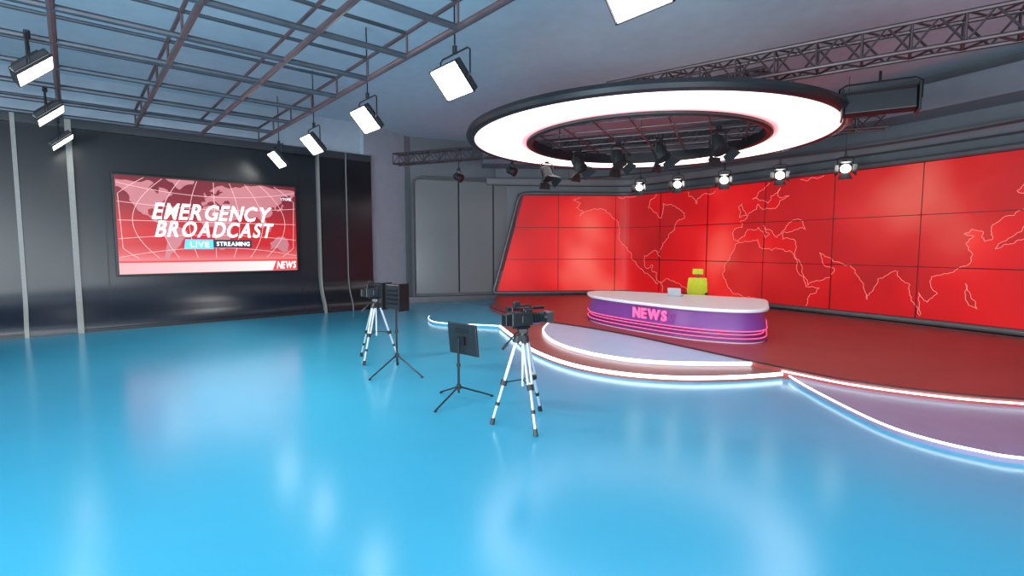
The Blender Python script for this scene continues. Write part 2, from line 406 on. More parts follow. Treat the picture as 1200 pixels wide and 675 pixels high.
# ------------------------------------------------------------------ stages
up_edge = cr([(-0.7, 19.2), (-0.75, 18.0), (-0.1, 16.3), (0.97, 14.6), (2.04, 13.37), (2.89, 12.2), (3.54, 11.05), (4.18, 9.9), (4.6, 9.15), (4.93, 8.6), (5.4, 7.95), (6.2, 7.35), (7.1, 6.98), (9.0, 6.5), (13.6, 5.7)], 8)
def upseg(y0, y1):
    return [p for p in up_edge if y0 <= p[1] <= y1][::-1]
outer_arc = cr([(-0.35, 14.4), (-0.02, 12.9), (0.35, 11.3), (0.8, 10.15), (1.3, 9.4), (1.9, 8.92), (2.5, 8.68), (3.1, 8.60), (3.85, 8.66), (4.4, 8.78), (4.82, 8.9)], 8)
inner_arc = cr([(1.02, 14.35), (0.82, 13.3), (0.84, 12.2), (1.08, 11.2), (1.55, 10.35), (2.1, 9.80), (2.6, 9.54), (3.1, 9.42), (3.7, 9.38), (4.45, 9.38)], 8)
left_low = cr([(-2.3, 20.5), (-2.6, 18.5), (-2.70, 16.6), (-2.42, 15.4), (-1.74, 14.88), (-0.9, 14.66), (-0.4, 14.5)], 8)
right_low = cr([(4.84, 8.85), (4.74, 8.1), (4.68, 7.0), (4.70, 6.3), (4.84, 5.85), (5.12, 5.48), (5.5, 5.25), (7, 4.9), (13.8, 3.9)], 8)
def stage(name, edge, close, z0, z1, m, label):
    return meta(MB().prism(edge + close, z0, z1).obj(name, m), label, 'stage platform')
S1 = stage('stage_step', left_low, upseg(14.65, 19.2), 0, .08, M_stage_blue, 'low blue glossy stage step edged with white light')
MB().ribbon([p for p in left_low if p[1] < 16.7], .06, .083, .022).obj('led_strip', M_led, S1)
S2 = stage('stage_step', right_low, upseg(0, 8.75), 0, .08, M_stage_violet, 'low violet glossy stage step with wavy lit edge')
MB().ribbon(right_low, .06, .083, .02).obj('led_strip', M_led, S2)
S3 = stage('semicircular_stage_step', outer_arc, upseg(8.95, 14.6), 0, .10, M_ringred, 'dark red semicircular step edged with white light')
MB().ribbon(outer_arc, .05, .105, .042).obj('led_strip', M_led, S3)
S4 = stage('semicircular_stage_platform', inner_arc, upseg(9.42, 14.4), .10, .17, M_disc, 'pale lavender half-round platform rimmed with white light')
MB().ribbon(inner_arc, .125, .175, .04).obj('led_strip', M_led, S4)
wl = [wp(s, .3) for s in [SL * i / 40 for i in range(40, -1, -1)]]
S5 = stage('main_stage', up_edge, wl, .0, .20, M_stage_red, 'large glossy maroon stage carrying the news desk')
MB().ribbon(up_edge, .185, .205, .035).obj('edge_trim', M_black, S5)
ue = [p for p in up_edge if p[1] < 8.9]
MB().ribbon([(x - .02, y - .02) for x, y in ue], .128, .15, .025).obj('led_strip', M_led, S5)

# ------------------------------------------------------------------ video wall
VW = thing('video_wall', (0, 0, 0), label='huge curved red video wall showing a world map', cat='video wall')
Z0, Z1 = .38, 4.57
seams = [0, 2.75, 5.30, 7.5, 9.70, 12.05, 14.35, 16.65, 18.95, 21.2, SL - .05]
def leftedge(z): return 0.05 + 1.15 * (z - Z0) / (Z1 - Z0)
rows = [Z0 + (Z1 - Z0) * i / 3 for i in range(4)]
g = .014
for c in range(len(seams) - 1):
    for r in range(3):
        vs = []; n = 10
        for j, z in enumerate((rows[r] + g, rows[r + 1] - g)):
            a = (leftedge(z) if c == 0 else seams[c]) + g; b = seams[c + 1] - g
            for i in range(n + 1):
                vs.append((*wp(a + (b - a) * i / n, .06), z))
        MB().add(vs, [(i, i + 1, n + 2 + i, n + 1 + i) for i in range(n)]).obj('display_panel', M_vwall, VW, smooth=True)
rings = []
for i in range(101):
    s = SL * i / 100
    zt = Z1 + .08 if s > .9 else Z0 + .9
    rings.append([(*wp(s, .0), Z0 - .05), (*wp(s, .04), Z0 - .05), (*wp(s, .04), zt), (*wp(s, .0), zt)])
MB().loft(rings).obj('backing_board', M_cross, VW)
for s in seams[3:-1]:
    for z in rows[1:3]:
        mb = MB()
        for ds, dz in ((.08, .012), (.012, .08)):
            mb.add([(*wp(s - ds, .085), z - dz), (*wp(s + ds, .085), z - dz), (*wp(s + ds, .085), z + dz), (*wp(s - ds, .085), z + dz)], [(0, 1, 2, 3)])
        mb.obj('seam_cross', M_cross, VW)
fp = [(*wp(s, .1), Z0 - .07) for s in [SL - .1 - (SL - .1) * i / 70 for i in range(70)]]
fp += [(*wp(-.06, .1), Z0 - .06), (*wp(-.11, .1), Z0 + .02), (*wp(-.05, .1), Z0 + .22), (*wp(.95, .1), Z1 - .22), (*wp(1.07, .1), Z1 + .0), (*wp(1.25, .1), Z1 + .07)]
fp += [(*wp(s, .1), Z1 + .08) for s in [1.6 + (SL - 1.7) * i / 70 for i in range(71)]]
MB().tube(fp, .08, 10).obj('frame', M_frame, VW, smooth=True)
def ll(p): return (11.3 + p[0] * (.0535 if p[0] > 0 else .047), .9 + (p[1] - 10) * .062)
for poly in (NAM, GRL, SAM, AFR, EUR, JPN, GBR, PHL):
    pj = jitter([ll(p) for p in poly] + [ll(poly[0])], 3, .2)
    V, F = clipped_mesh(pj[:-1], 3.2, SL - .2, Z0 + .03, Z1 - .03, .15)
    if F:
        # slice along the panel seams is left open: land is drawn just in front of the panels
        MB().add([(*wp(x, .068), y) for x, y, z in V], F).obj('map_continent', M_vcont, VW)
    for run in clip_runs(pj, lambda p: 3.2 < p[0] < SL - .2 and Z0 + .03 < p[1] < Z1 - .03):
        MB().tube([(*wp(s, .074), z) for s, z in run], .0045, 4).obj('map_coastline', M_maplines, VW)
# panel joints drawn over the whole wall
for s in seams[1:-1]:
    MB().add([(*wp(s - .011, .079), Z0), (*wp(s + .011, .079), Z0), (*wp(s + .011, .079), Z1), (*wp(s - .011, .079), Z1)], [(0, 1, 2, 3)]).obj('panel_joint', M_cross, VW)
for z in rows[1:3]:
    vs = []; n = 120
    for zz in (z - .009, z + .009):
        for i in range(n + 1):
            s = leftedge(z) + (SL - .1 - leftedge(z)) * i / n
            vs.append((*wp(s, .079), zz))
    MB().add(vs, [(i, i + 1, n + 2 + i, n + 1 + i) for i in range(n)]).obj('panel_joint', M_cross, VW)

# ------------------------------------------------------------------ wall screen
SW, SH = 4.85, 2.78
TV = thing('wall_screen', lw(1.30, -.1, 2.93), (math.radians(90), 0, ANG), 'large wall television reading EMERGENCY BROADCAST LIVE STREAMING NEWS', 'television')
MB().box((0, 0, -.06), (SW + .12, SH + .12, .14)).obj('casing', M_black, TV, bevel=.02)
MB().add([(-SW / 2, -SH / 2, .015), (SW / 2, -SH / 2, .015), (SW / 2, SH / 2, .015), (-SW / 2, SH / 2, .015)], [(0, 1, 2, 3)]).obj('display', M_screen, TV)
MB().box((0, 0, -.18), (1.2, .8, .12)).obj('wall_bracket', M_blackm, TV)
def uv(u, v): return ((u - .5) * SW, (.5 - v) * SH)
def lt(p): return uv(.46 + p[0] / 360 * 1.15, .52 - p[1] * .0068)
for poly in (NAM, GRL, SAM, AFR, EUR, JPN, GBR, AUS, BOR):
    pj = jitter([lt(p) for p in poly] + [lt(poly[0])], 1, .15)
    V, F = clipped_mesh(pj[:-1], -SW / 2 + .02, SW / 2 - .02, -SH / 2 + .4, SH / 2 - .02)
    if F: MB().add([(x, y, .018) for x, y, z in V], F).obj('map_continent', M_cont, TV)
for i in range(-6, 7):
    pts = []
    for j in range(25):
        v = .01 + .83 * j / 24; lat = (v - .45) * 2
        u = .5 + i * .135 * math.cos(lat) * 1.05
        if 0.004 < u < .996: pts.append((*uv(u, v), .022))
    if len(pts) > 2: MB().tube(pts, .007, 4).obj('globe_grid_line', M_line, TV)
for j in range(1, 6):
    pts = []
    for i in range(31):
        u = .006 + .988 * i / 30
        v = .03 + j * .14 + .10 * (abs(u - .5) * 2) ** 2 * (1 if j > 2 else -1) * abs(j - 3) / 2
        if .01 < v < .85: pts.append((*uv(u, v), .022))
    MB().tube(pts, .007, 4).obj('globe_grid_line', M_line, TV)
def tbox(u0, u1, v0, v1, m, name, z, sk=.0):
    a = uv(u0, v1); b = uv(u1, v0)
    return MB().add([(a[0], a[1], z), (b[0], a[1], z), (b[0], b[1], z), (a[0] + sk, b[1], z)], [(0, 1, 2, 3)]).obj(name, m, TV)
tbox(.0, .999, .865, .885, M_redbox, 'lower_banner', .024)
tbox(.0, .86, .885, .995, M_band, 'lower_banner', .026)
def title(body, u, v):
    x, y = uv(u, v); text(body, 'title_lettering', M_white_txt, TV, x, y, .034, .65 * SW, .17 * SH, .24, .022, gap=.17)
title('EMERGENCY', .505, .345); title('BROADCAST', .515, .53)
tbox(.325, .485, .64, .745, M_cyan, 'live_badge', .030, .04)
tbox(.485, .71, .64, .73, M_navy, 'streaming_badge', .030, .0)
x, y = uv(.41, .694); text('LIVE', 'badge_lettering', M_white_txt, TV, x, y, .034, .50, .17, 0, .015, gap=.16)
x, y = uv(.60, .686); text('STREAMING', 'badge_lettering', M_white_txt, TV, x, y, .034, .94, .13, 0, .015, gap=.14)
tbox(.835, .999, .87, .995, M_redbox, 'news_badge', .030, .14)
x, y = uv(.928, .935); text('NEWS', 'badge_lettering', M_white_txt, TV, x, y, .034, .60, .24, 0.12, .022, gap=.12)
x, y = uv(.935, .15); text('V:TONE', 'corner_lettering', M_white_txt, TV, x, y, .034, .34, .08, 0, .0)

# ------------------------------------------------------------------ desk
ZS = .20
dk = cr([(2.22, 14.95), (2.27, 14.3), (2.6, 13.5), (3.15, 12.6), (3.87, 11.65), (4.6, 11.12), (5.2, 11.0), (5.68, 11.3), (6.1, 12.1), (6.55, 13.1), (6.45, 13.55), (5.66, 14.2), (4.6, 15.0), (3.6, 15.7), (2.85, 15.95), (2.35, 15.6)], 6, True)
DO = Vector((4.2, 13.4))
dk = [(x - DO.x, y - DO.y) for x, y in dk]
DK = thing('news_desk', (DO.x, DO.y, ZS + .002), label='curved purple news desk with white top and pink neon', cat='desk')
def ring_at(d, z): return [(x, y, z) for x, y in offs(dk, d)]
MB().loft([ring_at(-.05, 0), ring_at(-.05, .03)]).obj('plinth', M_basepink, DK)
MB().loft([ring_at(-.01, .03), ring_at(-.02, .07), ring_at(-.04, .11)]).obj('lower_skirt', M_deskdark, DK, smooth=True)
MB().loft([ring_at(-.10, .11), ring_at(-.10, .27)]).obj('middle_band', M_deskdark, DK, smooth=True)
MB().loft([ring_at(-.04, .27), ring_at(-.06, .38), ring_at(-.11, .52), ring_at(-.15, .675)]).obj('body', M_desk, DK, smooth=True)
MB().loft([ring_at(-.03, .675), ring_at(-.005, .69), ring_at(.0, .71), ring_at(.0, .735), ring_at(-.02, .755)]).obj('desktop', M_desktop, DK, smooth=True)
for z in (.11, .19, .27):
    MB().tube([(x, y, z) for x, y in offs(dk, -.03 if z != .19 else -.09)], .014, 6, True).obj('neon_strip', M_neon, DK, smooth=True)
tp0 = Vector((3.02, 12.62)); tp1 = Vector((3.62, 11.78))
td = (tp1 - tp0).normalized(); tn = Vector((td.y, -td.x))
if tn.dot(Vector((-1, -1))) < 0: tn = -tn
mid = (tp0 + tp1) / 2 - DO + tn * .04
Mx = Matrix.Translation((mid.x, mid.y, .51)) @ Matrix.Rotation(math.atan2(td.y, td.x), 4, 'Z') @ Matrix.Rotation(math.radians(90), 4, 'X')
text('NEWS', 'news_lettering', M_neon, DK, 0, 0, 0, 1.0, .25, 0, .03, .02, Mx, gap=.2)

LP = thing('laptop', (4.55, 14.15, ZS + .760), (0, 0, math.radians(-35)), 'open light gray laptop standing on the white desktop', 'laptop')
MB().box((0, 0, .012), (.36, .26, .02)).obj('keyboard_base', M_paper, LP, bevel=.006)
MB().box((0, -.155, .12), (.36, .015, .23), Matrix.Rotation(math.radians(15), 3, 'X')).obj('lid', M_paper, LP, bevel=.006)

CH = thing('office_chair', (5.58, 15.5, ZS), (0, 0, math.radians(150)), 'lime green office chair with headrest behind the desk', 'chair')
mb = MB()
for i in range(5):
    a = 2 * math.pi * i / 5
    mb.cyl((0, 0, .1), (.32 * math.cos(a), .32 * math.sin(a), .06), .03, .02, 8)
mb.obj('base', M_blackm, CH)
for i in range(5):
    a = 2 * math.pi * i / 5; x, y = .32 * math.cos(a), .32 * math.sin(a)
    MB().cyl((x - .02, y, .032), (x + .02, y, .032), .03).obj('caster', M_black, CH)
MB().cyl((0, 0, .08), (0, 0, .44), .03).obj('column', M_blackm, CH)
MB().box((0, .02, .49), (.54, .52, .1)).obj('seat', M_lime, CH, bevel=.04)
bk = MB(); rings = []
for z, w_, y_ in ((.56, .27, -.25), (.75, .30, -.26), (.98, .29, -.28), (1.17, .265, -.30)):
    rings.append([(-w_, y_ + .02, z), (-w_ * .5, y_ - .03, z), (w_ * .5, y_ - .03, z), (w_, y_ + .02, z), (w_, y_ + .07, z), (w_ * .5, y_ + .03, z), (-w_ * .5, y_ + .03, z), (-w_, y_ + .07, z)])
bk.loft(rings).obj('backrest', M_lime, CH, bevel=.015)
MB().box((0, -.29, 1.36), (.32, .07, .17)).obj('headrest', M_lime, CH, bevel=.02)
MB().box((0, -.34, 1.2), (.06, .03, .3)).obj('headrest_bracket', M_black, CH)
MB().box((0, -.31, .62), (.10, .04, .36)).obj('back_support', M_black, CH)
for sx in (-1, 1):
    MB().tube([(sx * .27, .05, .5), (sx * .32, .05, .55), (sx * .32, .03, .7)], .02).obj('arm_post', M_black, CH)
    MB().box((sx * .32, .03, .72), (.08, .28, .04)).obj('armrest', M_black, CH, bevel=.015)

# ------------------------------------------------------------------ ring light
RC = (3.1, 12.35); RL = thing('ceiling_ring_light', (RC[0], RC[1], 4.8), label='giant black circular ceiling fixture with glowing white underside', cat='ceiling light')
MB().lathe([(3.98, -.01), (4.06, -.03), (4.14, 0.0), (4.17, .07), (4.14, .15), (4.04, .18), (2.62, .18), (2.62, .06), (3.98, .06)], 128).obj('housing', M_black, RL, smooth=True)
MB().lathe([(2.76, .0), (3.98, .0), (3.98, .04), (2.76, .04)], 128).obj('light_diffuser', M_ring_on, RL)
MB().lathe([(2.62, -.06), (2.70, -.08), (2.76, -.05), (2.76, .07), (2.62, .07)], 128).obj('inner_rim', M_black, RL, smooth=True)
for x, y, z in ((6.24, 13.64, 5.12), (1.82, 15.5, 5.12), (5.14, 9.63, 5.33), (1.3, 14.26, 5.60)):
    MB().cyl((x - RC[0], y - RC[1], .18), (x - RC[0], y - RC[1], z - 4.8), .02, n=6).obj('suspension_rod', M_truss, RL)
lat = MB()
for i in range(-3, 4):
    o = i * .75; h = math.sqrt(2.68 ** 2 - o * o)
    c_, s_ = math.cos(math.radians(-23)), math.sin(math.radians(-23))
    lat.cyl((o * c_ - h * s_, o * s_ + h * c_, .13), (o * c_ + h * s_, o * s_ - h * c_, .13), .018, n=6)
    lat.cyl((h * c_ - o * s_, h * s_ + o * c_, .165), (-h * c_ - o * s_, -h * s_ + o * c_, .165), .018, n=6)
lat.obj('inner_lattice', M_truss, RL)

# ------------------------------------------------------------------ trusses
def truss(name, p0, p1, w, label, m=M_truss, seg=.42, group='lighting trusses', rc=.038, rb=.02):
    p0 = Vector(p0); p1 = Vector(p1); d = (p1 - p0); L = d.length; d.normalize()
    up = Vector((0, 0, 1)); sd = d.cross(up).normalized()
    T = thing(name, p0, label=label, cat='truss', group=group)
    cs = [sd * (a * w / 2) + up * (b * w / 2) for a, b in ((-1, -1), (1, -1), (1, 1), (-1, 1))]
    for c in cs:
        MB().cyl(c, c + d * L, rc, n=8).obj('chord', m, T)
    n = max(2, int(L / seg)); mb = MB()
    for i in range(n):
        for j in range(4):
            a = cs[j]; b = cs[(j + 1) % 4]
            if i % 2: a, b = b, a
            mb.cyl(a + d * (L * i / n), b + d * (L * (i + 1) / n), rb, n=5)
            if i % 2 == 0: mb.cyl(a + d * (L * i / n), b + d * (L * i / n), rb, n=5)
    mb.obj('lattice_bracing', m, T)
    return T
truss('lighting_truss', (2.2, 11.7, 5.66), (13.0, 4.1, 5.66), .44, 'steel box truss running above the ring light', seg=.33, rb=.02)
truss('lighting_truss', (-4.0, 17.95, 5.32), (8.95, 12.5, 5.32), .34, 'steel box truss spanning behind the ring light', seg=.3, rb=.016, rc=.03)
truss('lighting_truss', (0.9, 14.6, 5.8), (5.3, 10.9, 5.8), .34, 'short steel truss above the ring light')

# ------------------------------------------------------------------ ceiling grid
B = Vector((-A.y, A.x, 0))
GR = thing('lighting_grid', (0, 0, 5.5), label='suspended two-layer steel pipe grid below the ceiling', cat='lighting grid')
def ab(al, be, z): v = A * al + B * be; return (v.x, v.y, z)
als = [4.45 - 1.5 * i for i in range(8)]; bes = [16.9 - 1.5 * i for i in range(9)]
for lay, r in ((0, .050), (.38, .032)):
    for al in als:
        MB().cyl(ab(al, bes[-1], lay), ab(al, bes[0], lay), r, n=8).obj('long_bar', M_steel_redlit, GR)
    for be in bes:
        MB().cyl(ab(als[-1], be, lay), ab(als[0], be, lay), r, n=8).obj('cross_bar', M_steel, GR)
for al in als[::2]:
    for be in bes:
        MB().cyl(ab(al, be, 0), ab(al, be, .38), .022, n=6).obj('post', M_steel_redlit, GR)
for al in als[3::3]:
    for be in bes[::2]:
        MB().cyl(ab(al, be, .38), ab(al, be, CEIL - 5.51), .008, n=5).obj('suspension_rod', M_steel, GR)

# ------------------------------------------------------------------ studio panel lights
def panel_light(loc, face, tilt, ztop, label):
    rz = math.atan2(-face[0], face[1])
    T = thing('studio_panel_light', loc, (0, 0, rz), label, 'studio light', 'hanging studio panel lights')
    R = Matrix.Rotation(-math.radians(tilt), 4, 'X')
    MB(R).box((0, -.05, 0), (.74, .10, .54)).obj('housing', M_black, T, bevel=.02)
    MB(R).box((0, .012, 0), (.71, .03, .51)).obj('diffuser', M_panel_on, T)
    mb = MB(R)
    for c, d in (((0, .02, .268), (.76, .04, .012)), ((0, .02, -.268), (.76, .04, .012)), ((.374, .02, 0), (.012, .04, .54)), ((-.374, .02, 0), (.012, .04, .54))): mb.box(c, d)
    mb.obj('front_frame', M_blackm, T)
    mb = MB(R)
    for i in range(7): mb.box((-.27 + .09 * i, -.115, 0), (.02, .04, .4))
    mb.obj('heat_sink', M_blackm, T)
    MB().tube([(-.38, -.05, -.02), (-.42, -.05, .05), (-.42, -.05, .40), (-.36, -.05, .44), (.36, -.05, .44), (.42, -.05, .40), (.42, -.05, .05), (.38, -.05, -.02)], .014, 6).obj('yoke', M_blackm, T)
    MB().cyl((0, -.05, .44), (0, -.05, .56), .04).obj('clamp', M_black, T)
    MB().cyl((0, -.05, .5), (0, -.05, ztop - loc[2]), .014, n=6).obj('hanging_rod', M_blackm, T)
    return T
fa = (-A.x, -A.y); fb = (A.x, A.y)
for p in ((1.34, 5.79, 5.10), (-.97, 8.57, 5.0), (-3.1, 11.1, 5.0), (-5.24, 13.7, 5.0), (-7.2, 16.0, 5.0)):
    panel_light(p, fa, 42, CEIL, 'black LED panel light, lit, hanging from a rod')
for p in ((-7.16, 7.9, 4.95), (-9.26, 10.5, 4.95), (-11.3, 13.1, 4.95)):
    panel_light(p, fb, 48, 5.5, 'black LED panel light, lit, hung under the grid')

# ------------------------------------------------------------------ spotlights
def spot(name, loc, face, tilt, lit, sc, ztop, label, group, doors=True):
    rz = math.atan2(-face[0], face[1])
    T = thing(name, loc, (0, 0, rz), label, 'spotlight', group)
    T.scale = (sc, sc, sc)
    mk = M_black if lit else M_jet
    R = Matrix.Rotation(-math.radians(tilt), 4, 'X')
    mb = MB(R); mb.cyl((0, -.20, 0), (0, -.14, 0), .08, .12); mb.cyl((0, -.14, 0), (0, .08, 0), .13, .13, 18); mb.cyl((0, .08, 0), (0, .14, 0), .15, .15, 18)
    mb.obj('lamp_housing', mk, T, smooth=True)
    MB(R).cyl((0, .138, 0), (0, .15, 0), .125, .12, 18).obj('lens', M_spot_on if lit else M_jet, T)
    if doors:
        for k_ in range(4):
            Rk = R @ Matrix.Rotation(math.radians(90 * k_), 4, 'Y')
            MB(Rk).add([(-.12, .14, .15), (.12, .14, .15), (.17, .26, .25), (-.17, .26, .25), (-.12, .15, .155), (.12, .15, .155), (.17, .27, .255), (-.17, .27, .255)],
                       [(0, 1, 2, 3), (7, 6, 5, 4), (0, 4, 5, 1), (2, 6, 7, 3), (0, 3, 7, 4), (1, 5, 6, 2)]).obj('barn_door', mk, T)
    MB().tube([(-.16, 0, 0), (-.18, 0, .05), (-.18, 0, .22), (-.12, 0, .26), (.12, 0, .26), (.18, 0, .22), (.18, 0, .05), (.16, 0, 0)], .014, 6).obj('yoke', mk, T)
    MB().cyl((0, 0, .26), (0, 0, (ztop - loc[2]) / sc), .018, n=8).obj('hanging_rod', mk, T)
    MB().box((0, 0, .31), (.08, .08, .08)).obj('clamp', mk, T, bevel=.01)
    return T
for (x, y, z), f in zip(((1.02, 15.2, 4.44), (1.77, 13.75, 4.48), (2.63, 12.9, 4.48), (3.45, 12.1, 4.48), (4.47, 11.3, 4.50)), ((.5, -.8), (.7, -.7), (.5, -.8), (.7, -.7), (.4, -.9))):
    spot('barn_door_spotlight', (x, y, z), f, 60, False, 1.2, 4.93, 'unlit black spotlight with open barn doors', 'black spotlights inside the ring')
RAIL = [(2.2, 20.2, 4.95), (3.4, 19.6, 4.95), (4.6, 18.6, 4.95), (5.67, 17.7, 4.95), (6.8, 16.6, 4.95), (8.0, 15.5, 4.95), (9.1, 14.2, 4.95), (10.1, 12.5, 4.95), (11.0, 10.0, 4.95), (11.6, 7.5, 4.95)]
RT = thing('curved_lighting_rail', (0, 0, 0), label='curved gray pipe rail carrying small lit spotlights', cat='lighting rail')
MB().tube(cr(RAIL, 6), .03, 8).obj('pipe', M_truss, RT, smooth=True)
for p in RAIL[::2]: MB().cyl(p, (p[0], p[1], CEIL), .008, n=6).obj('suspension_rod', M_truss, RT)
for p in RAIL[2:7]:
    spot('fresnel_spotlight', (p[0], p[1], 4.5), (-.55, -1), 30, True, 1.0, 4.92, 'small black spotlight, lit, clamped under a rail', 'lit spotlights on the rail')
spot('small_spotlight', (-1.75, 17.1, 4.6), (.9, -.3), 25, False, .9, 5.11, 'small unlit black spotlight under the truss', 'small unlit spotlights', False)
spot('small_spotlight', (0.0, 16.4, 4.70), (.9, -.5), 25, False, .9, 5.11, 'small unlit black spotlight under the truss', 'small unlit spotlights', False)
FL = thing('flood_light', (6.5, 9.3, 4.86), (0, 0, math.radians(150)), 'wide black floodlight hanging from the truss', 'floodlight')
rings = []
for x in (-.52, .52):
    rings.append([(x, .20, -.18), (x, .16, .16), (x, .02, .24), (x, -.16, .20), (x, -.22, .04), (x, -.18, -.14), (x, .0, -.22)])
MB().loft(rings).obj('housing', M_black, FL, bevel=.015)
mb = MB()
for i in range(6): mb.box((0, -.22, -.12 + .055 * i), (.96, .04, .018))
mb.obj('cooling_fins', M_blackm, FL)
for sx in (-1, 1): MB().box((sx * .55, 0, 0), (.04, .5, .5)).obj('end_plate', M_black, FL, bevel=.02)
MB().tube([(-.6, 0, 0), (-.6, 0, .30), (-.5, 0, .36), (.5, 0, .36), (.6, 0, .30), (.6, 0, 0)], .018, 6).obj('yoke', M_blackm, FL)
MB().cyl((0, 0, .36), (0, 0, .54), .022).obj('hanging_rod', M_blackm, FL)

# ------------------------------------------------------------------ tripods + cameras
def tripod(loc, feet, h, label, handle_dir):
    T = thing('camera_tripod', loc, label=label, cat='tripod', group='silver camera tripods')
    top = h - .10
    for fx, fy in feet:
        d = Vector((fx, fy, 0)); dn = d.normalized(); side = Vector((-dn.y, dn.x, 0))
        p0 = dn * .07 + Vector((0, 0, top)); p1 = d + Vector((0, 0, .03))
        m1 = p0.lerp(p1, .48); m2 = p0.lerp(p1, .55)
        leg = MB()
        for s_ in (-1, 1): leg.cyl(p0 + side * .030 * s_, m2 + side * .026 * s_, .016, n=10)
        leg.cyl(m1, p0.lerp(p1, .97), .018, n=10)
        L = leg.obj('leg', M_alu, T)
        MB().cyl(p0.lerp(p1, .50), p0.lerp(p1, .56), .044, n=10).obj('leg_clamp', M_black, L)
        MB().cyl(p0.lerp(p1, .76), p0.lerp(p1, .80), .028, n=10).obj('leg_clamp', M_black, L)
        MB().cyl(p0.lerp(p1, -.02), p0.lerp(p1, .06), .048, n=10).obj('leg_hinge', M_black, L)
        MB().cyl(p0.lerp(p1, .95), (d.x, d.y, .0), .026, .032, n=10).obj('foot', M_black, L)
        MB().cyl((0, 0, h * .47), p0.lerp(p1, .53), .009, n=6).obj('spreader_arm', M_black, T)
    MB().cyl((0, 0, h * .40), (0, 0, top), .018, n=10).obj('center_column', M_alu, T)
    MB().cyl((0, 0, top - .05), (0, 0, top + .03), .085, .075, 16).obj('crown', M_black, T)
    hd = MB(); hd.cyl((0, 0, top + .02), (0, 0, top + .07), .055, .05, 16); hd.box((0, 0, top + .09), (.10, .13, .05)); hd.cyl((-.07, 0, top + .085), (.07, 0, top + .085), .03, n=12)
    hd.obj('fluid_head', M_black, T)
    hx, hy = handle_dir
    MB().tube([(0, 0, top + .08), (hx * .12, hy * .12, top + .06), (hx * .34, hy * .34, top - .12)], .011, 8).obj('pan_handle', M_black, T)
    MB().cyl((hx * .26, hy * .26, top - .055), (hx * .35, hy * .35, top - .13), .019, n=10).obj('handle_grip', M_black, T)
    return T
def camera_thing(loc, ang, label, sc=1.0):
    T = thing('video_camera', loc, (0, 0, math.radians(ang)), label, 'video camera', 'studio video cameras')
    T.scale = (sc,) * 3
    MB().box((0, -.02, .02), (.09, .22, .03)).obj('mounting_plate', M_blackm, T, bevel=.005)
    b = MB(); b.box((0, -.04, .13), (.14, .32, .18)); b.box((0.0, .06, .20), (.12, .12, .10))
    b.obj('body', M_black, T, bevel=.015)
    MB().box((0, -.245, .13), (.11, .09, .15)).obj('battery', M_blackm, T, bevel=.012)
    ln = MB(); ln.cyl((0, .12, .13), (0, .22, .13), .062, .058, 20); ln.cyl((0, .22, .13), (0, .30, .13), .068, .068, 20); ln.cyl((0, .30, .13), (0, .34, .13), .05, .075, 20)
    ln.obj('lens_barrel', M_blackm, T, smooth=True)
    MB().cyl((0, .335, .13), (0, .342, .13), .066, n=20).obj('lens_glass', M_lens, T)
    rg = MB()
    for yy in (.15, .19, .24, .28): rg.cyl((0, yy, .13), (0, yy + .012, .13), .072, n=20)
    rg.obj('focus_ring', M_black, T)
    hb = MB()
    x0, x1, z0, z1 = -.10, .10, .055, .205
    a = [(x0 * .8, .33, z0 + .02), (x1 * .8, .33, z0 + .02), (x1 * .8, .33, z1 - .02), (x0 * .8, .33, z1 - .02)]
    c = [(x0, .42, z0), (x1, .42, z0), (x1, .42, z1), (x0, .42, z1)]
    hb.loft([a, c], cap=False)
    o = hb.obj('lens_hood', M_black, T); s_ = o.modifiers.new('sol', 'SOLIDIFY'); s_.thickness = .008
    MB().tube([(0, -.16, .21), (0, -.16, .28), (0, -.12, .30), (0, .08, .30), (0, .12, .28), (0, .12, .22)], .014, 8).obj('top_handle', M_black, T)
    MB().cyl((.07, -.02, .27), (.07, .26, .27), .014, n=10).obj('microphone', M_black, T)
    MB().cyl((.07, .12, .27), (.07, .27, .27), .022, n=10).obj('microphone_windshield', M_blackm, T)
    vf = MB(); vf.cyl((-.10, -.12, .25), (-.10, .04, .25), .026, n=12); vf.cyl((-.10, -.18, .25), (-.10, -.12, .25), .038, .028, 12); vf.box((-.06, -.0, .25), (.08, .03, .03))
    vf.obj('viewfinder', M_black, T)
    MB().box((-.13, .02, .15), (.012, .13, .085)).obj('flip_screen', M_blackm, T, bevel=.004)
    MB().box((.085, -.02, .13), (.03, .10, .10)).obj('hand_grip', M_black, T, bevel=.01)
    MB().box((0, -.1, .33), (.05, .09, .05)).obj('wireless_receiver', M_black, T, bevel=.006)
    return T
tripod((.14, 6.57, 0), [(-.40, -.05), (.15, -.48), (.26, .50)], 1.24, 'silver and black tripod holding a camera', (-.75, -.45))
camera_thing((.14, 6.57, 1.253), -58, 'black professional video camera on a silver tripod', 1.0)
tripod((-2.78, 10.4, 0), [(-.12, -.52), (.38, .20), (-.42, .32)], 1.24, 'silver and black tripod holding a camera', (-.7, -.4))
camera_thing((-2.78, 10.4, 1.253), -62, 'black professional video camera on a silver tripod', 1.05)

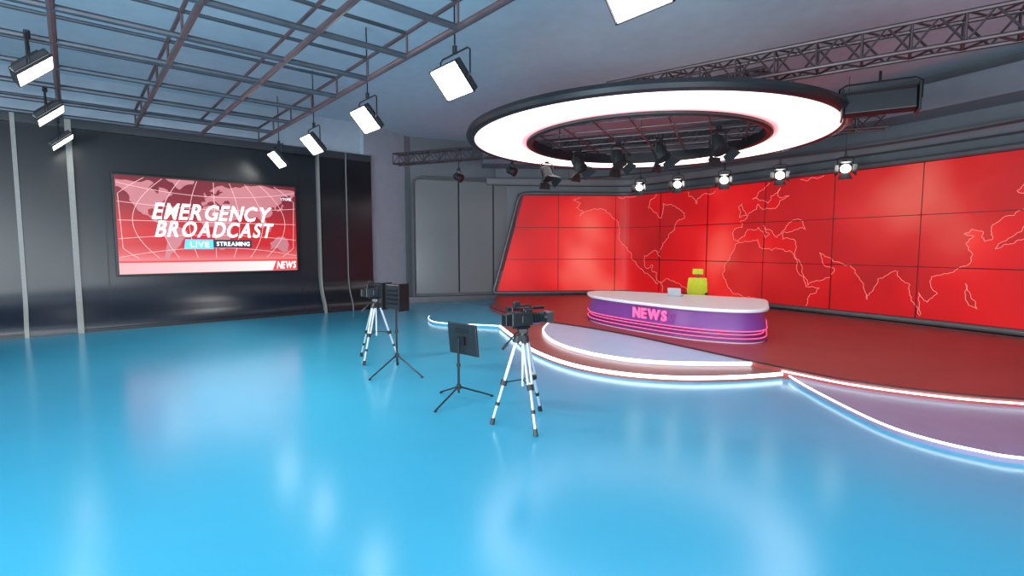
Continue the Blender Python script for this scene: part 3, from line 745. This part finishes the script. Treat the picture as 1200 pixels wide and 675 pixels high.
def stand(loc, feet, hub, htop, name, label, cat):
    T = thing(name, loc, label=label, cat=cat)
    MB().cyl((0, 0, .12), (0, 0, htop), .017, n=10).obj('pole', M_blackm, T)
    MB().cyl((0, 0, htop * .55), (0, 0, htop * .60), .03, n=10).obj('pole_collar', M_black, T)
    MB().cyl((0, 0, hub - .04), (0, 0, hub + .03), .035, n=10).obj('leg_hub', M_black, T)
    for fx, fy in feet:
        L = MB().cyl((0, 0, hub), (fx, fy, .015), .014, .013, 8).obj('leg', M_black, T)
        MB().cyl((fx * .96, fy * .96, .02), (fx, fy, .0), .022, n=8).obj('foot', M_black, L)
    return T
T = stand((-2.13, 9.35, 0), [(-.35, -.62), (.55, -.45), (-.12, .62)], .32, 1.32, 'monitor_stand', 'black tripod stand holding a field monitor', 'stand')
mm = Matrix.Translation((0, 0, 1.40)) @ Matrix.Rotation(math.radians(-38), 4, 'Z')
MB(mm).box((0, 0, 0), (.46, .16, .46)).obj('monitor_housing', M_black, T, bevel=.02)
MB(mm).box((0, .085, 0), (.40, .012, .36)).obj('monitor_screen', M_lens, T)
mb = MB(mm)
for x_ in (-.24, .24): mb.box((x_, -.02, 0), (.03, .24, .5))
mb.obj('monitor_bracket', M_blackm, T, bevel=.008)
mb = MB(mm)
for z_ in (-.12, -.04, .04, .12): mb.box((0, -.085, z_), (.30, .012, .03))
mb.obj('monitor_vents', M_blackm, T)
T = stand((-.80, 7.55, 0), [(-.28, -.55), (.50, .22), (-.33, .42)], .22, .95, 'prompter_stand', 'black floor stand holding a flat prompter screen', 'stand')
mm = Matrix.Translation((.07, 0, .94)) @ Matrix.Rotation(math.radians(-42), 4, 'Z') @ Matrix.Rotation(math.radians(6), 4, 'X')
MB(mm).box((0, 0, 0), (.62, .035, .48)).obj('prompter_panel', M_black, T, bevel=.012)
MB(mm).box((0, .02, 0), (.56, .01, .42)).obj('prompter_screen', M_lens, T)
MB(mm).box((0, -.035, -.02), (.13, .035, .13)).obj('mounting_plate', M_blackm, T, bevel=.006)
mb = MB(mm)
for z_ in (.10, .13, .16): mb.box((0, -.02, z_), (.3, .008, .01))
mb.obj('panel_vents', M_blackm, T)

# ------------------------------------------------------------------ lamps and added fill
def area(name, loc, size, energy, color, target=None, sy=None):
    l = bpy.data.lights.new(name, 'AREA'); l.energy = energy; l.color = color; l.size = size
    if sy: l.shape = 'RECTANGLE'; l.size_y = sy
    o = bpy.data.objects.new(name, l); COL.objects.link(o); o.location = loc
    if target:
        o.rotation_euler = (Vector(target) - Vector(loc)).to_track_quat('-Z', 'Y').to_euler()
    return o
area('added_overhead_fill', (-5, 1.0, 6.7), 8, 300, (0.95, 0.98, 1), sy=5)  # added fill, unseen above the camera, to brighten the room
area('added_overhead_fill', (6, 0.5, 6.7), 6, 100, (0.95, 0.92, 1), sy=5)
area('added_rear_fill', (-8, -3, 1.0), 7, 2200, (0.82, 0.94, 1), target=(-8, 10, 7.8), sy=3)  # added fill, unseen behind the camera, brightens ceiling and back wall
area('added_rear_fill', (5, -4, 1.0), 7, 800, (0.90, 0.96, 1), target=(7, 14, 7.0), sy=3)
area('added_rear_fill', (-1, -4.5, 3.0), 7, 600, (0.92, 0.97, 1), target=(-2, 22, 4.5), sy=3)
def spotl(loc, target, e, ang=60, color=(1, .97, .92), r=.2):
    l = bpy.data.lights.new('studio_spot_lamp', 'SPOT'); l.energy = e; l.spot_size = math.radians(ang); l.spot_blend = .8; l.shadow_soft_size = r; l.color = color
    o = bpy.data.objects.new('studio_spot_lamp', l); COL.objects.link(o); o.location = loc
    o.rotation_euler = (Vector(target) - Vector(loc)).to_track_quat('-Z', 'Y').to_euler()
spotl((-1.4, 8.2, 4.6), (-6, 6, 0), 250, 100)
spotl((-5.6, 13.3, 4.4), (-10, 11.5, 0), 400, 105, r=.35)
spotl((-6.7, 8.5, 4.6), (0, 11, 0), 950, 115)

wd = bpy.data.worlds.new('World'); scene.world = wd; wd.use_nodes = True
wd.node_tree.nodes['Background'].inputs[0].default_value = (0.3, 0.36, 0.45, 1)
wd.node_tree.nodes['Background'].inputs[1].default_value = 0.4

# ------------------------------------------------------------------ camera
cam = bpy.data.cameras.new('Camera'); cam.lens = 18; cam.sensor_width = 36; cam.clip_end = 200
co = bpy.data.objects.new('Camera', cam); COL.objects.link(co)
co.location = (0, 0, 2.3); co.rotation_euler = (math.radians(90 - 4.526), 0, 0)
scene.camera = co
